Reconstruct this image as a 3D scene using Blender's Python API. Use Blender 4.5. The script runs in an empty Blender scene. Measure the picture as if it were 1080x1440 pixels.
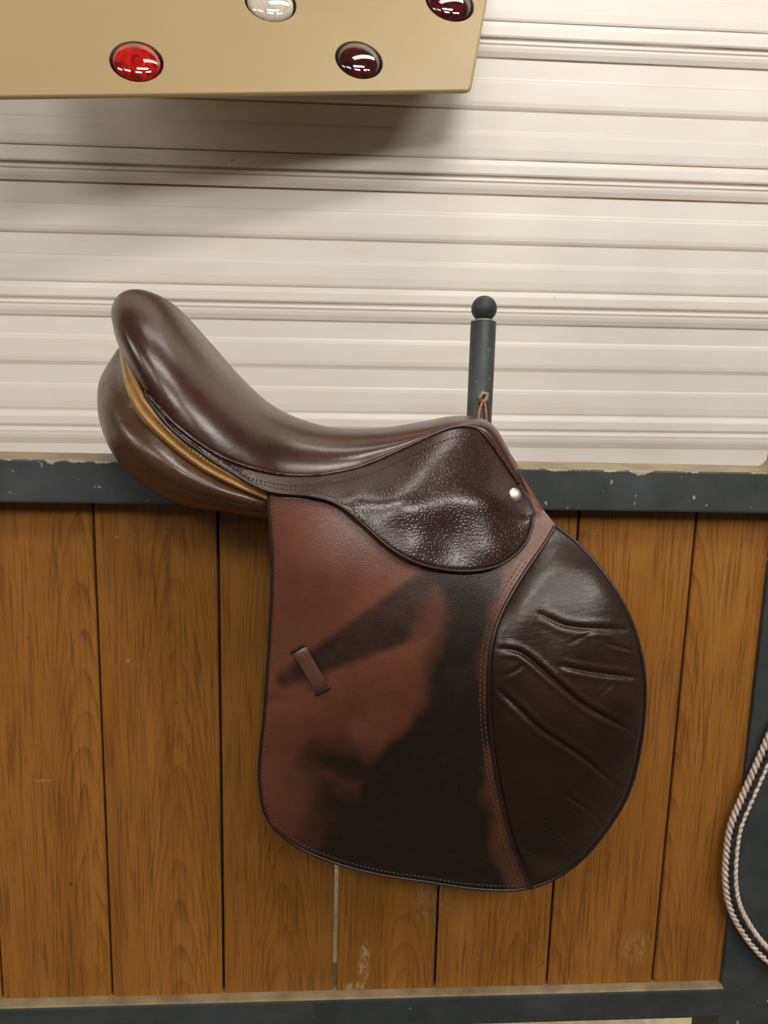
import bpy, bmesh, math, random
import numpy as np
from mathutils import Matrix, Vector
random.seed(4); rng = np.random.default_rng(4)
scene = bpy.context.scene
COL = scene.collection

# ---------------------------------------------------------------- camera
F = 1080.0                                   # focal length in pixels of the 1080x1440 frame
_d = np.array([-159, 6255, 1080.]); _d /= np.linalg.norm(_d)       # world down seen in camera axes (right, down, forward)
_X = np.array([16450, 231.7, 1080.]); _X -= _d * (_X @ _d); _X /= np.linalg.norm(_X)
_Z = -_d; _Y = np.cross(_Z, _X)
R = np.array([_X, _Y, _Z])                   # camera axes -> world (X along the stall wall, Y away, Z up)
DIST = 0.98 / 1.0
fwd = R @ np.array([0, 0, 1.])
CAM = np.array([0.0, -DIST * fwd[1], 1.45])
cd = bpy.data.cameras.new('camera'); cam = bpy.data.objects.new('camera', cd); COL.objects.link(cam)
cd.sensor_fit = 'VERTICAL'; cd.sensor_height = 36.0; cd.lens = 36.0 * F / 1440.0
cd.clip_start = 0.02
M = Matrix.Identity(4)
for i in range(3):
    M[i][0] = R[i][0]; M[i][1] = -R[i][1]; M[i][2] = -R[i][2]; M[i][3] = CAM[i]
cam.matrix_world = M
scene.camera = cam

def P(px, py, y):
    """world point(s) on the ray of a photo pixel at world depth y"""
    px = np.asarray(px, float); py = np.asarray(py, float); y = np.asarray(y, float)
    px, py, y = np.broadcast_arrays(px, py, y)
    r = np.stack([(px - 540) / F, (py - 720) / F, np.ones_like(px)], -1) @ R.T
    t = (y - CAM[1]) / r[..., 1]
    return CAM + r * t[..., None]

# ---------------------------------------------------------------- light
world = bpy.data.worlds.new('barn_ambient'); scene.world = world
world.use_nodes = True
bg = world.node_tree.nodes['Background']
bg.inputs[0].default_value = (1.0, 0.93, 0.82, 1); bg.inputs[1].default_value = 0.10

def area(name, loc, target, sx, sy, power, col=(1, .95, .87)):
    l = bpy.data.lights.new(name, 'AREA'); l.shape = 'RECTANGLE'; l.size = sx; l.size_y = sy
    l.energy = power; l.color = col
    o = bpy.data.objects.new(name, l); COL.objects.link(o); o.location = loc
    o.rotation_euler = (Vector(target) - Vector(loc)).to_track_quat('-Z', 'Y').to_euler()
    return o
area('aisle_lamp_and_fill', (0.45, -1.25, 3.35), (0.0, 0.0, 1.1), 1.3, 0.3, 31)  # overhead aisle fluorescent, the main light
area('aisle_lamp_and_fill', (-1.7, -2.7, 3.2), (0.0, 0.3, 1.4), 1.3, 0.6, 30)  # unseen fill light, added to brighten the siding and soften shadows
area('aisle_lamp_and_fill', (-2.8, -1.1, 2.7), (-0.3, 0.5, 1.5), 1.2, 0.5, 24)  # unseen side fill, added to lift the lamp panel's shadow on the siding
area('aisle_lamp_and_fill', (0.5, -3.3, 3.2), (0.0, 0.3, 1.4), 1.3, 0.6, 46)  # other half of the added frontal fill, no fixture of its own
area('aisle_lamp_and_fill', (2.2, -2.0, 3.2), (0.2, 0.3, 1.4), 1.3, 0.4, 48)
area('stall_fluorescent', (0.5, 0.30, 3.3), (0.3, 0.55, 1.2), 1.3, 0.25, 10)
vs = scene.view_settings
vs.view_transform = 'Standard'; vs.look = 'None'; vs.gamma = 1.0; vs.use_curve_mapping = False
vs.exposure = -0.14

# ---------------------------------------------------------------- materials
def srgb(r, g, b):
    f = lambda c: (c / 255 / 12.92) if c / 255 <= .04045 else ((c / 255 + .055) / 1.055) ** 2.4
    return (f(r), f(g), f(b), 1)

class Mat:
    def __init__(s, name):
        s.m = bpy.data.materials.new(name); s.m.use_nodes = True
        s.nt = s.m.node_tree; s.N = s.nt.nodes; s.b = s.N['Principled BSDF']
        s.tc = s.N.new('ShaderNodeTexCoord')
    def link(s, a, b): s.nt.links.new(a, b)
    def map(s, scale=(1, 1, 1), rot=(0, 0, 0), src=None):
        n = s.N.new('ShaderNodeMapping'); n.inputs['Scale'].default_value = scale; n.inputs['Rotation'].default_value = rot
        s.link(src or s.tc.outputs['Object'], n.inputs['Vector']); return n.outputs[0]
    def noise(s, scale, detail=4, rough=.55, vec=None, dist=0):
        n = s.N.new('ShaderNodeTexNoise'); n.inputs['Scale'].default_value = scale; n.inputs['Detail'].default_value = detail
        n.inputs['Roughness'].default_value = rough; n.inputs['Distortion'].default_value = dist
        s.link(vec or s.tc.outputs['Object'], n.inputs['Vector']); return n.outputs['Fac']
    def voro(s, scale, vec=None, feat='F1'):
        n = s.N.new('ShaderNodeTexVoronoi'); n.feature = feat; n.inputs['Randomness'].default_value = .75; n.inputs['Scale'].default_value = scale
        s.link(vec or s.tc.outputs['Object'], n.inputs['Vector']); return n.outputs['Distance']
    def ramp(s, fac, stops, interp='LINEAR'):
        n = s.N.new('ShaderNodeValToRGB'); n.color_ramp.interpolation = interp
        e = n.color_ramp.elements
        while len(e) < len(stops): e.new(.5)
        for k, (p, c) in enumerate(stops):
            e[k].position = p; e[k].color = c if len(c) == 4 else (*c, 1)
        s.link(fac, n.inputs[0]); return n.outputs[0]
    def math(s, op, a, b=None, c=None, clamp=False):
        n = s.N.new('ShaderNodeMath'); n.operation = op; n.use_clamp = clamp
        for k, v in enumerate((a, b, c)):
            if v is None: continue
            if isinstance(v, (int, float)): n.inputs[k].default_value = v
            else: s.link(v, n.inputs[k])
        return n.outputs[0]
    def mix(s, fac, a, b, mode='MIX'):
        n = s.N.new('ShaderNodeMix'); n.data_type = 'RGBA'; n.blend_type = mode
        for k, v in ((0, fac), (6, a), (7, b)):
            if isinstance(v, (int, float)): n.inputs[k].default_value = v
            elif isinstance(v, tuple): n.inputs[k].default_value = v
            else: s.link(v, n.inputs[k])
        return n.outputs[2]
    def attr(s, name):
        n = s.N.new('ShaderNodeAttribute'); n.attribute_name = name; return n.outputs['Fac']
    def bump(s, h, strength, dist, prev=None):
        n = s.N.new('ShaderNodeBump'); n.inputs['Strength'].default_value = strength; n.inputs['Distance'].default_value = dist
        s.link(h, n.inputs['Height'])
        if prev is not None: s.link(prev, n.inputs['Normal'])
        return n.outputs[0]
    def set(s, **k):
        names = dict(color='Base Color', rough='Roughness', metal='Metallic', spec='Specular IOR Level', coat='Coat Weight',
                     coatr='Coat Roughness', normal='Normal', trans='Transmission Weight', ior='IOR', sheen='Sheen Weight')
        for a, v in k.items():
            i = s.b.inputs[names[a]]
            if isinstance(v, (int, float, tuple)): i.default_value = v
            else: s.link(v, i)
        return s.m

def leather(name, c1, c2, rough=(.26, .42), pebble=0, pscale=330, coat=.15, stain=None, fine=1.0, pit=None, lump=.12, spec=.5, wrinkle=0):
    m = Mat(name)
    n1 = m.noise(9, 5, .6); col = m.ramp(n1, [(.32, c1), (.68, c2)])
    if stain:
        st = m.attr('stain'); n2 = m.noise(60, 5, .65)
        f = m.math('MULTIPLY_ADD', m.math('SUBTRACT', n2, .5), .55, st)
        f = m.math('MULTIPLY', m.math('SMOOTH_MIN', f, 1.0, .1), 1.0, clamp=True)
        col = m.mix(f, col, stain)
    if pit:
        v = m.voro(pscale, m.map((1, .25, 1.0)))
        col = m.mix(m.ramp(v, [(.06, (.8, .8, .8)), (.26, (0, 0, 0))]), col, pit)
    r = m.ramp(m.noise(26, 5, .6), [(.3, (rough[0],) * 3), (.7, (rough[1],) * 3)])
    nrm = m.bump(m.noise(420, 3, .6), .10 * fine, .0008)
    if pebble:
        v2 = m.ramp(m.voro(pscale, m.map((1, .25, 1.0))), [(.05, (0, 0, 0)), (.55, (1, 1, 1))], 'EASE')
        nrm = m.bump(v2, pebble, .0010, nrm)
    nrm = m.bump(m.noise(38, 3, .5), lump, .004, nrm)
    if wrinkle:
        nrm = m.bump(m.noise(1.0, 5, .65, m.map((55, 55, 190), rot=(0, math.radians(-32), 0)), .6), wrinkle, .003, nrm)
    return m.set(color=col, rough=r, coat=coat, coatr=.22, normal=nrm, spec=spec)

M_SEAT = leather('seat_leather', srgb(38, 21, 14), srgb(66, 35, 20), (.24, .33), coat=.1)
M_SKIRT = leather('pebbled_skirt_leather', srgb(34, 15, 11), srgb(48, 22, 17), (.26, .34), pebble=.24, pscale=300, coat=.15, pit=srgb(96, 68, 58))
M_FLAP = leather('flap_leather', srgb(86, 47, 29), srgb(108, 63, 45), (.34, .44), pebble=.14, pscale=420, coat=.05, spec=.48, stain=srgb(26, 20, 16))
M_KNEE = leather('knee_pad_leather', srgb(30, 19, 14), srgb(46, 30, 20), (.30, .40), coat=.06, spec=.45, wrinkle=.22)
M_PANEL = leather('panel_leather', srgb(58, 36, 18), srgb(84, 54, 28), (.26, .38), coat=.1, lump=.4)
M_TAN = leather('tan_welt_leather', srgb(138, 100, 52), srgb(184, 142, 84), (.34, .45), coat=.05)
M_EDGE = leather('dark_edge_leather', srgb(30, 20, 16), srgb(44, 28, 22), (.35, .45), coat=.0)
M_KEEP = leather('keeper_leather', srgb(62, 36, 26), srgb(104, 70, 52), (.3, .45), coat=.1)
m = Mat('stitch_thread'); M_THREAD = m.set(color=m.ramp(m.noise(200), [(.3, srgb(72, 50, 38)), (.7, srgb(112, 84, 64))]), rough=.7)
m = Mat('dark_stitch_thread'); M_THREAD2 = m.set(color=m.ramp(m.noise(200), [(.3, srgb(34, 24, 20)), (.7, srgb(60, 44, 36))]), rough=.6)
m = Mat('nickel_stud'); M_NICKEL = m.set(color=m.ramp(m.noise(200), [(.3, srgb(170, 165, 150)), (.7, srgb(205, 200, 188))]), metal=1.0, rough=.45)
m = Mat('slit_black'); M_BLACK = m.set(color=m.ramp(m.noise(90), [(.3, srgb(14, 11, 10)), (.7, srgb(24, 19, 17))]), rough=.6)

# oak boards
def board_mat():
    m = Mat('oak_board')
    oi = m.N.new('ShaderNodeObjectInfo')
    off = m.N.new('ShaderNodeCombineXYZ')
    m.link(m.math('MULTIPLY', oi.outputs['Random'], 7.3), off.inputs[0]); m.link(m.math('MULTIPLY', oi.outputs['Random'], 13.1), off.inputs[2])
    va = m.N.new('ShaderNodeVectorMath'); va.operation = 'ADD'; m.link(m.tc.outputs['Object'], va.inputs[0]); m.link(off.outputs[0], va.inputs[1])
    vec = va.outputs[0]
    base = m.ramp(m.noise(1.0, 4, .55, m.map((16, 16, 1.2), src=vec)), [(.28, srgb(130, 84, 28)), (.5, srgb(155, 102, 36)), (.75, srgb(170, 116, 47))])
    # growth rings: nested arches around a heart line that differs from board to board
    so = m.N.new('ShaderNodeSeparateXYZ'); m.link(m.tc.outputs['Object'], so.inputs[0])
    r2 = m.math('FRACT', m.math('MULTIPLY', oi.outputs['Random'], 17.7))
    xo = m.math('ADD', so.outputs[0], m.math('MULTIPLY', m.math('SUBTRACT', r2, .5), .16))
    wob = m.math('MULTIPLY', m.math('SUBTRACT', m.noise(1.0, 3, .5, m.map((10, 10, 3.0), src=vec)), .5), 3.4)
    wob2 = m.math('MULTIPLY', m.math('SUBTRACT', m.noise(1.0, 4, .6, m.map((70, 70, 14), src=vec)), .5), .35)
    ring = m.math('ADD', m.math('ADD', m.math('MULTIPLY', m.math('MULTIPLY', xo, xo), 2300), m.math('MULTIPLY', so.outputs[2], 17)), m.math('ADD', wob, wob2))
    rr = m.math('FRACT', m.math('ADD', ring, m.math('MULTIPLY', oi.outputs['Random'], 5)))
    lines = m.ramp(rr, [(.0, (0, 0, 0)), (.45, (.05,) * 3), (.86, (.75,) * 3), (.92, (1, 1, 1)), (1.0, (0, 0, 0))])
    soft = m.math('MULTIPLY', lines, m.ramp(m.noise(1, 4, .6, m.map((40, 40, 4), src=vec)), [(.38, (.08,) * 3), (.66, (.72,) * 3)]))
    col = m.mix(soft, base, srgb(92, 56, 22))
    fine = m.ramp(m.noise(1.0, 5, .7, m.map((260, 260, 9), src=vec)), [(.36, (1, 1, 1)), (.50, (0, 0, 0))])
    col = m.mix(m.math('MULTIPLY', fine, .62), col, srgb(84, 50, 20))
    # dents, dirt specks and pale scuffs
    sp = m.ramp(m.noise(75, 2, .5, m.map((1, 1, .6), src=vec)), [(.735, (0, 0, 0)), (.77, (1, 1, 1))])
    col = m.mix(m.math('MULTIPLY', sp, .75), col, srgb(64, 38, 18))
    sp2 = m.ramp(m.noise(110, 2, .5, m.map((1, 1, .8), src=va.outputs[0], rot=(0, .3, 0))), [(.76, (0, 0, 0)), (.79, (1, 1, 1))])
    col = m.mix(m.math('MULTIPLY', sp2, .6), col, srgb(196, 170, 130))
    dirt = m.ramp(m.noise(5.5, 6, .7, vec), [(.56, (0, 0, 0)), (.8, (.45,) * 3)])
    col = m.mix(dirt, col, srgb(112, 84, 50))
    # pale scrapes and a dusty hoof-height smear, worn into these boards
    gp = m.N.new('ShaderNodeNewGeometry')
    grit = m.ramp(m.noise(1.0, 6, .75, m.map((240, 240, 90), src=gp.outputs['Position'])), [(.44, (0, 0, 0)), (.62, (1, 1, 1))])
    for (qx_, qy_), rx_, rz_, am in (((512, 1352), .010, .040, .9), ((500, 1388), .020, .012, .8), ((893, 1332), .026, .034, .32), ((606, 1265), .03, .05, .3), ((60, 1098), .016, .003, .5)):
        c_ = P(qx_, qy_, 0.0); df = m.N.new('ShaderNodeVectorMath'); df.operation = 'SUBTRACT'; df.inputs[1].default_value = tuple(c_); m.link(gp.outputs['Position'], df.inputs[0])
        ml = m.N.new('ShaderNodeVectorMath'); ml.operation = 'MULTIPLY'; ml.inputs[1].default_value = (1 / rx_, 0, 1 / rz_); m.link(df.outputs[0], ml.inputs[0])
        ln = m.N.new('ShaderNodeVectorMath'); ln.operation = 'LENGTH'; m.link(ml.outputs[0], ln.inputs[0])
        fz_ = m.math('MULTIPLY', m.math('SUBTRACT', 1.0, ln.outputs['Value'], clamp=True), 2.2, clamp=True)
        col = m.mix(m.math('MULTIPLY', m.math('MULTIPLY', fz_, grit), am), col, srgb(188, 168, 134))
    tint = m.mix(m.math('MULTIPLY', oi.outputs['Random'], .30), col, srgb(118, 74, 34))
    nrm = m.bump(m.math('ADD', m.math('MULTIPLY', soft, -.6), m.math('MULTIPLY', fine, -.6)), .35, .0008)
    return m.set(color=tint, rough=m.ramp(m.noise(30, 4), [(.3, (.36,) * 3), (.7, (.55,) * 3)]), spec=.4, normal=nrm)
M_OAK = board_mat()

def paint_mat(name, chip_z=None, chip_w=.012, top=True):
    m = Mat(name)
    base = m.ramp(m.noise(11, 5, .6), [(.3, srgb(44, 49, 51)), (.7, srgb(64, 69, 70))])
    sm = m.ramp(m.noise(4, 6, .75), [(.5, (0, 0, 0)), (.8, (.5,) * 3)]); base = m.mix(sm, base, srgb(84, 84, 78))
    sp = m.ramp(m.noise(85, 3, .5), [(.70, (0, 0, 0)), (.74, (1, 1, 1))]); col = m.mix(m.math('MULTIPLY', sp, .7), base, srgb(170, 165, 150))
    if chip_z is not None:
        sx = m.N.new('ShaderNodeSeparateXYZ'); m.link(m.tc.outputs['Object'], sx.inputs[0])
        dz = m.math('DIVIDE', m.math('SUBTRACT', chip_z, sx.outputs[2]), chip_w)         # 0 at the edge, 1 at one chip width below
        dz = m.math('ABSOLUTE', dz)
        nn = m.noise(16, 6, .7)
        f = m.math('GREATER_THAN', m.math('SUBTRACT', nn, m.math('MULTIPLY', dz, .30)), .47)
        col = m.mix(f, col, m.ramp(m.noise(40, 5), [(.3, srgb(120, 112, 92)), (.7, srgb(172, 162, 138))]))
    if top:                                    # dust lying on faces that look up
        g = m.N.new('ShaderNodeNewGeometry'); s2 = m.N.new('ShaderNodeSeparateXYZ'); m.link(g.outputs['True Normal'], s2.inputs[0])
        f = m.math('MULTIPLY', m.math('GREATER_THAN', s2.outputs[2], .6), m.ramp(m.noise(14, 5, .7), [(.25, (.75,) * 3), (.6, (1,) * 3)]))
        col = m.mix(f, col, m.ramp(m.noise(22, 5), [(.3, srgb(118, 102, 74)), (.7, srgb(156, 140, 110))]))
    nrm = m.bump(m.noise(130, 4, .6), .15, .001)
    return m.set(color=col, rough=m.ramp(m.noise(20, 4), [(.3, (.42,) * 3), (.7, (.6,) * 3)]), spec=.4, normal=nrm)

# ---------------------------------------------------------------- mesh helpers
def tag(o, label=None, cat=None, group=None, kind=None):
    if label: o['label'] = label
    if cat: o['category'] = cat
    if group: o['group'] = group
    if kind: o['kind'] = kind
    return o
def empty(name, loc, label=None, cat=None, group=None, kind=None):
    o = bpy.data.objects.new(name, None); COL.objects.link(o); o.location = loc; o.empty_display_size = .05
    return tag(o, label, cat, group, kind)
def world_loc(o):
    v = Vector((0, 0, 0))
    while o is not None: v = v + o.location; o = o.parent
    return v
def link(name, me, mat, parent=None, origin=None, smooth=True):
    """me holds world coordinates; the object's origin goes to `origin` (or to its parent's)"""
    o = bpy.data.objects.new(name, me); COL.objects.link(o)
    base = world_loc(parent) if parent is not None else Vector((0, 0, 0))
    org = Vector(origin) if origin is not None else base
    me.transform(Matrix.Translation(-org))
    if parent is not None: o.parent = parent
    o.location = org - base
    me.materials.append(mat)
    if smooth:
        for p in me.polygons: p.use_smooth = True
    return o
def mesh(name, verts, faces):
    me = bpy.data.meshes.new(name); me.from_pydata([tuple(map(float, v)) for v in verts], [], faces); me.update(); return me
def fix(me):
    bm = bmesh.new(); bm.from_mesh(me); bmesh.ops.recalc_face_normals(bm, faces=bm.faces); bm.to_mesh(me); bm.free(); return me
def from_bm(name, bm):
    me = bpy.data.meshes.new(name); bm.to_mesh(me); bm.free(); return me
def bm_box(bm, x0, x1, y0, y1, z0, z1, bev=0, seg=2):
    r = bmesh.ops.create_cube(bm, size=1)
    for v in r['verts']:
        v.co = Vector(((x0 + x1) / 2 + v.co.x * (x1 - x0), (y0 + y1) / 2 + v.co.y * (y1 - y0), (z0 + z1) / 2 + v.co.z * (z1 - z0)))
    if bev: bmesh.ops.bevel(bm, geom=list({e for v in r['verts'] for e in v.link_edges}), offset=bev, segments=seg, affect='EDGES', profile=.6)
def box(name, x0, x1, y0, y1, z0, z1, mat, parent=None, bev=.002, origin=None, smooth=False, seg=2):
    bm = bmesh.new(); bm_box(bm, x0, x1, y0, y1, z0, z1, bev, seg)
    return link(name, from_bm(name, bm), mat, parent, origin or ((x0 + x1) / 2, (y0 + y1) / 2, z0), smooth)
def spline(pts, n, closed=False):
    """centripetal-ish Catmull-Rom through pts (k-d), resampled evenly to n points"""
    p = np.asarray(pts, float); k = len(p)
    if closed: q = np.vstack([p[-1:], p, p[:2]])
    else: q = np.vstack([2 * p[0] - p[1], p, 2 * p[-1] - p[-2]])
    segs = k if closed else k - 1; out = []
    for i in range(segs):
        a, b, c, d = q[i:i + 4]; t = np.linspace(0, 1, 24, endpoint=False)[:, None]
        out.append(.5 * ((2 * b) + (c - a) * t + (2 * a - 5 * b + 4 * c - d) * t ** 2 + (3 * b - a - 3 * c + d) * t ** 3))
    out.append((p[:1] if closed else p[-1:])); o = np.vstack(out)
    s = np.r_[0, np.cumsum(np.linalg.norm(np.diff(o[:, :2] if o.shape[1] > 2 else o, axis=0), axis=1))]
    u = np.linspace(0, s[-1], n)
    return np.stack([np.interp(u, s, o[:, j]) for j in range(o.shape[1])], 1)
def station_spline(pts, n):
    """Catmull-Rom with equal parameter per station (keeps rows of different curves matched)"""
    p = np.asarray(pts, float); q = np.vstack([2 * p[0] - p[1], p, 2 * p[-1] - p[-2]]); k = len(p) - 1
    u = np.linspace(0, k, n); i = np.minimum(u.astype(int), k - 1); t = (u - i)[:, None]
    a, b, c, d = q[i], q[i + 1], q[i + 2], q[i + 3]
    return .5 * ((2 * b) + (c - a) * t + (2 * a - 5 * b + 4 * c - d) * t ** 2 + (3 * b - a - 3 * c + d) * t ** 3)
class TPS:
    def __init__(s, pts, smooth=1e-4):
        p = np.asarray(pts, float); s.c = p[:, :2] / 100; n = len(p)
        K = s.k(np.linalg.norm(s.c[:, None] - s.c[None], axis=2)) + np.eye(n) * smooth
        A = np.zeros((n + 3, n + 3)); A[:n, :n] = K; A[:n, n] = 1; A[:n, n + 1:] = s.c; A[n, :n] = 1; A[n + 1:, :n] = s.c.T
        s.w = np.linalg.solve(A, np.r_[p[:, 2], 0, 0, 0])
    @staticmethod
    def k(r): return np.where(r > 1e-9, r * r * np.log(np.maximum(r, 1e-9)), 0)
    def __call__(s, x, y):
        q = np.stack([np.asarray(x, float), np.asarray(y, float)], -1) / 100; sh = q.shape[:-1]; q = q.reshape(-1, 2)
        r = np.linalg.norm(q[:, None] - s.c[None], axis=2)
        return (s.k(r) @ s.w[:-3] + s.w[-3] + q @ s.w[-2:]).reshape(sh)
def polydist(x, y, pts):
    x = np.asarray(x, float); y = np.asarray(y, float); best = np.full(np.broadcast(x, y).shape, 1e9); par = np.zeros_like(best)
    for i, ((ax, ay), (bx, by)) in enumerate(zip(pts[:-1], pts[1:])):
        dx, dy = bx - ax, by - ay; t = np.clip(((x - ax) * dx + (y - ay) * dy) / (dx * dx + dy * dy), 0, 1)
        d = np.hypot(x - ax - t * dx, y - ay - t * dy); par = np.where(d < best, (i + t) / (len(pts) - 1), par); best = np.minimum(best, d)
    return best, par
def sstep(a, b, x):
    t = np.clip((x - a) / (b - a), 0, 1); return t * t * (3 - 2 * t)
def inpoly(x, y, poly):
    """signed distance, negative inside"""
    d, _ = polydist(x, y, list(poly) + [poly[0]]); ins = np.zeros(np.shape(d), bool)
    for (ax, ay), (bx, by) in zip(poly, list(poly[1:]) + [poly[0]]):
        c = ((ay > y) != (by > y)) & (x < (bx - ax) * (y - ay) / ((by - ay) if by != ay else 1e-9) + ax); ins ^= c
    return np.where(ins, -d, d)
def grid_faces(m_, n_, off=0, flip=False, wrap=False):
    f = []
    for i in range(m_ - 1):
        for j in range(n_ if wrap else n_ - 1):
            k = (j + 1) % n_
            q = (off + i * n_ + j, off + i * n_ + k, off + (i + 1) * n_ + k, off + (i + 1) * n_ + j)
            f.append(q[::-1] if flip else q)
    return f
def tube_mesh(name, pts, r, n=8, closed=False, cap=True):
    """tube along world points; r is a number or an array"""
    p = np.asarray(pts, float); k = len(p); rr = np.broadcast_to(np.asarray(r, float), (k,))
    t = np.gradient(p, axis=0) if not closed else np.roll(p, -1, 0) - np.roll(p, 1, 0)
    t /= np.maximum(np.linalg.norm(t, axis=1, keepdims=True), 1e-12)
    ref = np.array([0.0, 1.0, 0.0]); a = np.cross(t, ref); bad = np.linalg.norm(a, axis=1) < .15
    a[bad] = np.cross(t[bad], [1.0, 0, 0]); a /= np.linalg.norm(a, axis=1, keepdims=True); b = np.cross(t, a)
    th = np.linspace(0, 2 * np.pi, n, endpoint=False)
    v = (p[:, None] + rr[:, None, None] * (np.cos(th)[None, :, None] * a[:, None] + np.sin(th)[None, :, None] * b[:, None])).reshape(-1, 3)
    f = grid_faces(k, n, wrap=True)
    if closed: f += [((k - 1) * n + j, (k - 1) * n + (j + 1) % n, (j + 1) % n, j) for j in range(n)]
    elif cap: f += [tuple(range(n)), tuple(range((k - 1) * n, k * n))[::-1]]
    return fix(mesh(name, v, f))
def join(name, meshes):
    bm = bmesh.new()
    for me in meshes: bm.from_mesh(me); bpy.data.meshes.remove(me)
    return from_bm(name, bm)

# ================================================================ the setting
# floor
m = Mat('aisle_mat'); fl = m.ramp(m.noise(3, 7, .65), [(.3, srgb(62, 56, 48)), (.7, srgb(88, 80, 68))])
M_FLOOR = m.set(color=fl, rough=.9, normal=m.bump(m.noise(40, 5), .3, .004))
m = Mat('pale_bedding'); M_BED = m.set(color=m.ramp(m.noise(30, 7, .7), [(.3, srgb(196, 176, 136)), (.7, srgb(232, 216, 180))]), rough=.95, normal=m.bump(m.noise(60, 5), .5, .006))
bm = bmesh.new(); bm_box(bm, -4, 4, -4, -.05, -.06, 0, 0)
tag(link('floor', from_bm('floor', bm), M_FLOOR, None, (0, 0, 0), False), kind='structure')
bm = bmesh.new(); bm_box(bm, -4, 4, -.05, 1.05, -.06, 0, 0)
tag(link('floor_stall', from_bm('floor_stall', bm), M_BED, None, (0, .5, 0), False), kind='structure')

# white ribbed metal siding on the far wall, laid with its ribs level
YS = 0.86
cols = 840
z_of = lambda py: float(P(cols, py, YS)[2])
maj = [35, 231, 409, 585]; zc = [z_of(v) for v in maj]
per = (zc[0] - zc[3]) / 3
x_ref = float(P(cols, 300, YS)[0])
# one period measured downwards from the crease above a main rib: (fraction, relief towards the viewer)
prof = [(0, 0), (.010, .001), (.045, .0065), (.055, .007), (.112, .007), (.120, .006), (.135, .0042), (.150, .0055), (.165, .0066), (.20, .0064), (.225, .0050), (.258, .0010), (.272, 0),
        (.405, 0), (.425, .0022), (.445, .0030), (.50, .0032), (.585, .0032), (.615, .0022), (.632, .0), (.648, .0), (.79, 0), (.805, .0020), (.83, .0026), (.93, .0026), (.985, .0015)]
pv = []
for k in range(-6, 10):
    for fr, h in prof: pv.append((zc[0] - (k + fr) * per, h))
pv.sort(key=lambda a: -a[0]); pv = [a for a in pv if a[0] > .0]
xs = np.linspace(-4, 4, 41); vv = []; TILT = .010
for (z, h) in pv:
    for x in xs: vv.append((x, YS - h + .0012 * math.sin(x * 3.1 + z * 5), z + (x - x_ref) * TILT))
m = Mat('white_siding')
g = m.tc.outputs['Object']; sx = m.N.new('ShaderNodeSeparateXYZ'); m.link(g, sx.inputs[0])
zz = m.math('SUBTRACT', sx.outputs[2], m.math('MULTIPLY', m.math('SUBTRACT', sx.outputs[0], x_ref), TILT))
ph = m.math('FRACT', m.math('DIVIDE', m.math('SUBTRACT', zc[0] + 100 * per, zz), per))
base = m.ramp(m.noise(2.2, 5, .6), [(.3, srgb(212, 207, 198)), (.7, srgb(222, 218, 210))])
# brown dirt caught in the creases, stronger higher up the wall
lines = None
for pos, wd, st in ((.268, .009, 1.0), (.003, .008, 1.0), (.136, .013, .9), (.176, .007, .75), (.640, .0085, .8), (.425, .005, .18), (.80, .005, .2)):
    d = m.math('ABSOLUTE', m.math('SUBTRACT', ph, pos))
    l = m.math('MULTIPLY', m.math('MULTIPLY', m.math('SUBTRACT', 1.25, m.math('DIVIDE', d, wd), clamp=True), 1.4, clamp=True), st)
    lines = l if lines is None else m.math('MAXIMUM', lines, l)
strk = m.ramp(m.noise(1.0, 6, .7, m.map((2.2, 1, 40))), [(.28, (.5,) * 3), (.55, (1,) * 3)])
hz = m.math('MULTIPLY_ADD', m.math('SUBTRACT', sx.outputs[2], 1.45), 1.6, .42, clamp=True)
f = m.math('MULTIPLY', m.math('MULTIPLY', lines, strk), m.math('MAXIMUM', hz, .22), clamp=True)
col = m.mix(f, base, srgb(104, 80, 48))
sp = m.ramp(m.noise(55, 2, .5), [(.775, (0, 0, 0)), (.80, (1, 1, 1))]); col = m.mix(m.math('MULTIPLY', sp, .6), col, srgb(110, 90, 60))
sm = m.ramp(m.noise(1.0, 6, .7, m.map((3, 3, 22))), [(.52, (0, 0, 0)), (.8, (.35,) * 3)]); col = m.mix(sm, col, srgb(200, 186, 160))
M_SID = m.set(color=col, rough=.42, spec=.4, normal=m.bump(m.noise(1.0, 3, .5, m.map((4, 4, 14))), .12, .01))
wb = link('wall_back', fix(mesh('wall_back', vv, grid_faces(len(pv), len(xs)))), M_SID, None, (0, YS, 0), False)
tag(wb, kind='structure')
for p in wb.data.polygons: p.use_smooth = False

# ================================================================ stall partition
YR0, YR1 = -.030, .055
zt = float(P(540, 654.5, YR0)[2]); zb = float(P(540, 714.5, YR0)[2])
YB0 = -.017; z2t = float(P(500, 1405, YB0)[2]); z2b = float(P(920, 1434, YB0)[2])
xl = -1.5; YQ = -.008; xpost = float(P(1046, 1110, YQ)[0])
M_RAIL = paint_mat('dark_rail_paint', zt - zb, .010)
M_RAIL2 = paint_mat('dark_lower_rail_paint', None)
M_POST = paint_mat('dark_post_paint', None, top=False)
part = empty('stall_partition', (0, 0.0125, 0), 'oak board stall partition in a dark painted steel frame under the saddle', 'partition')
box('top_rail', xl, xpost + .14, YR0, YR1, zb, zt, M_RAIL, part, .003)
box('bottom_rail', xl, float(P(1019, 1400, YB0)[0]), YB0, YR1, z2b, z2t, M_RAIL2, part, .004)
box('post', xpost, xpost + .12, YQ, YR1 + .01, 0, zb + .001, M_POST, part, .004)
xu = float(P(1078, 640, YR1 - .012)[0])
box('upright', xu, xu + .07, YR0 + .006, YR1 - .012, zt - .002, zt + 1.0, M_POST, part, .004)
box('post', xl - .06, xl + .002, YR0, YR1, 0, zt, M_POST, part, .004)
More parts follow.
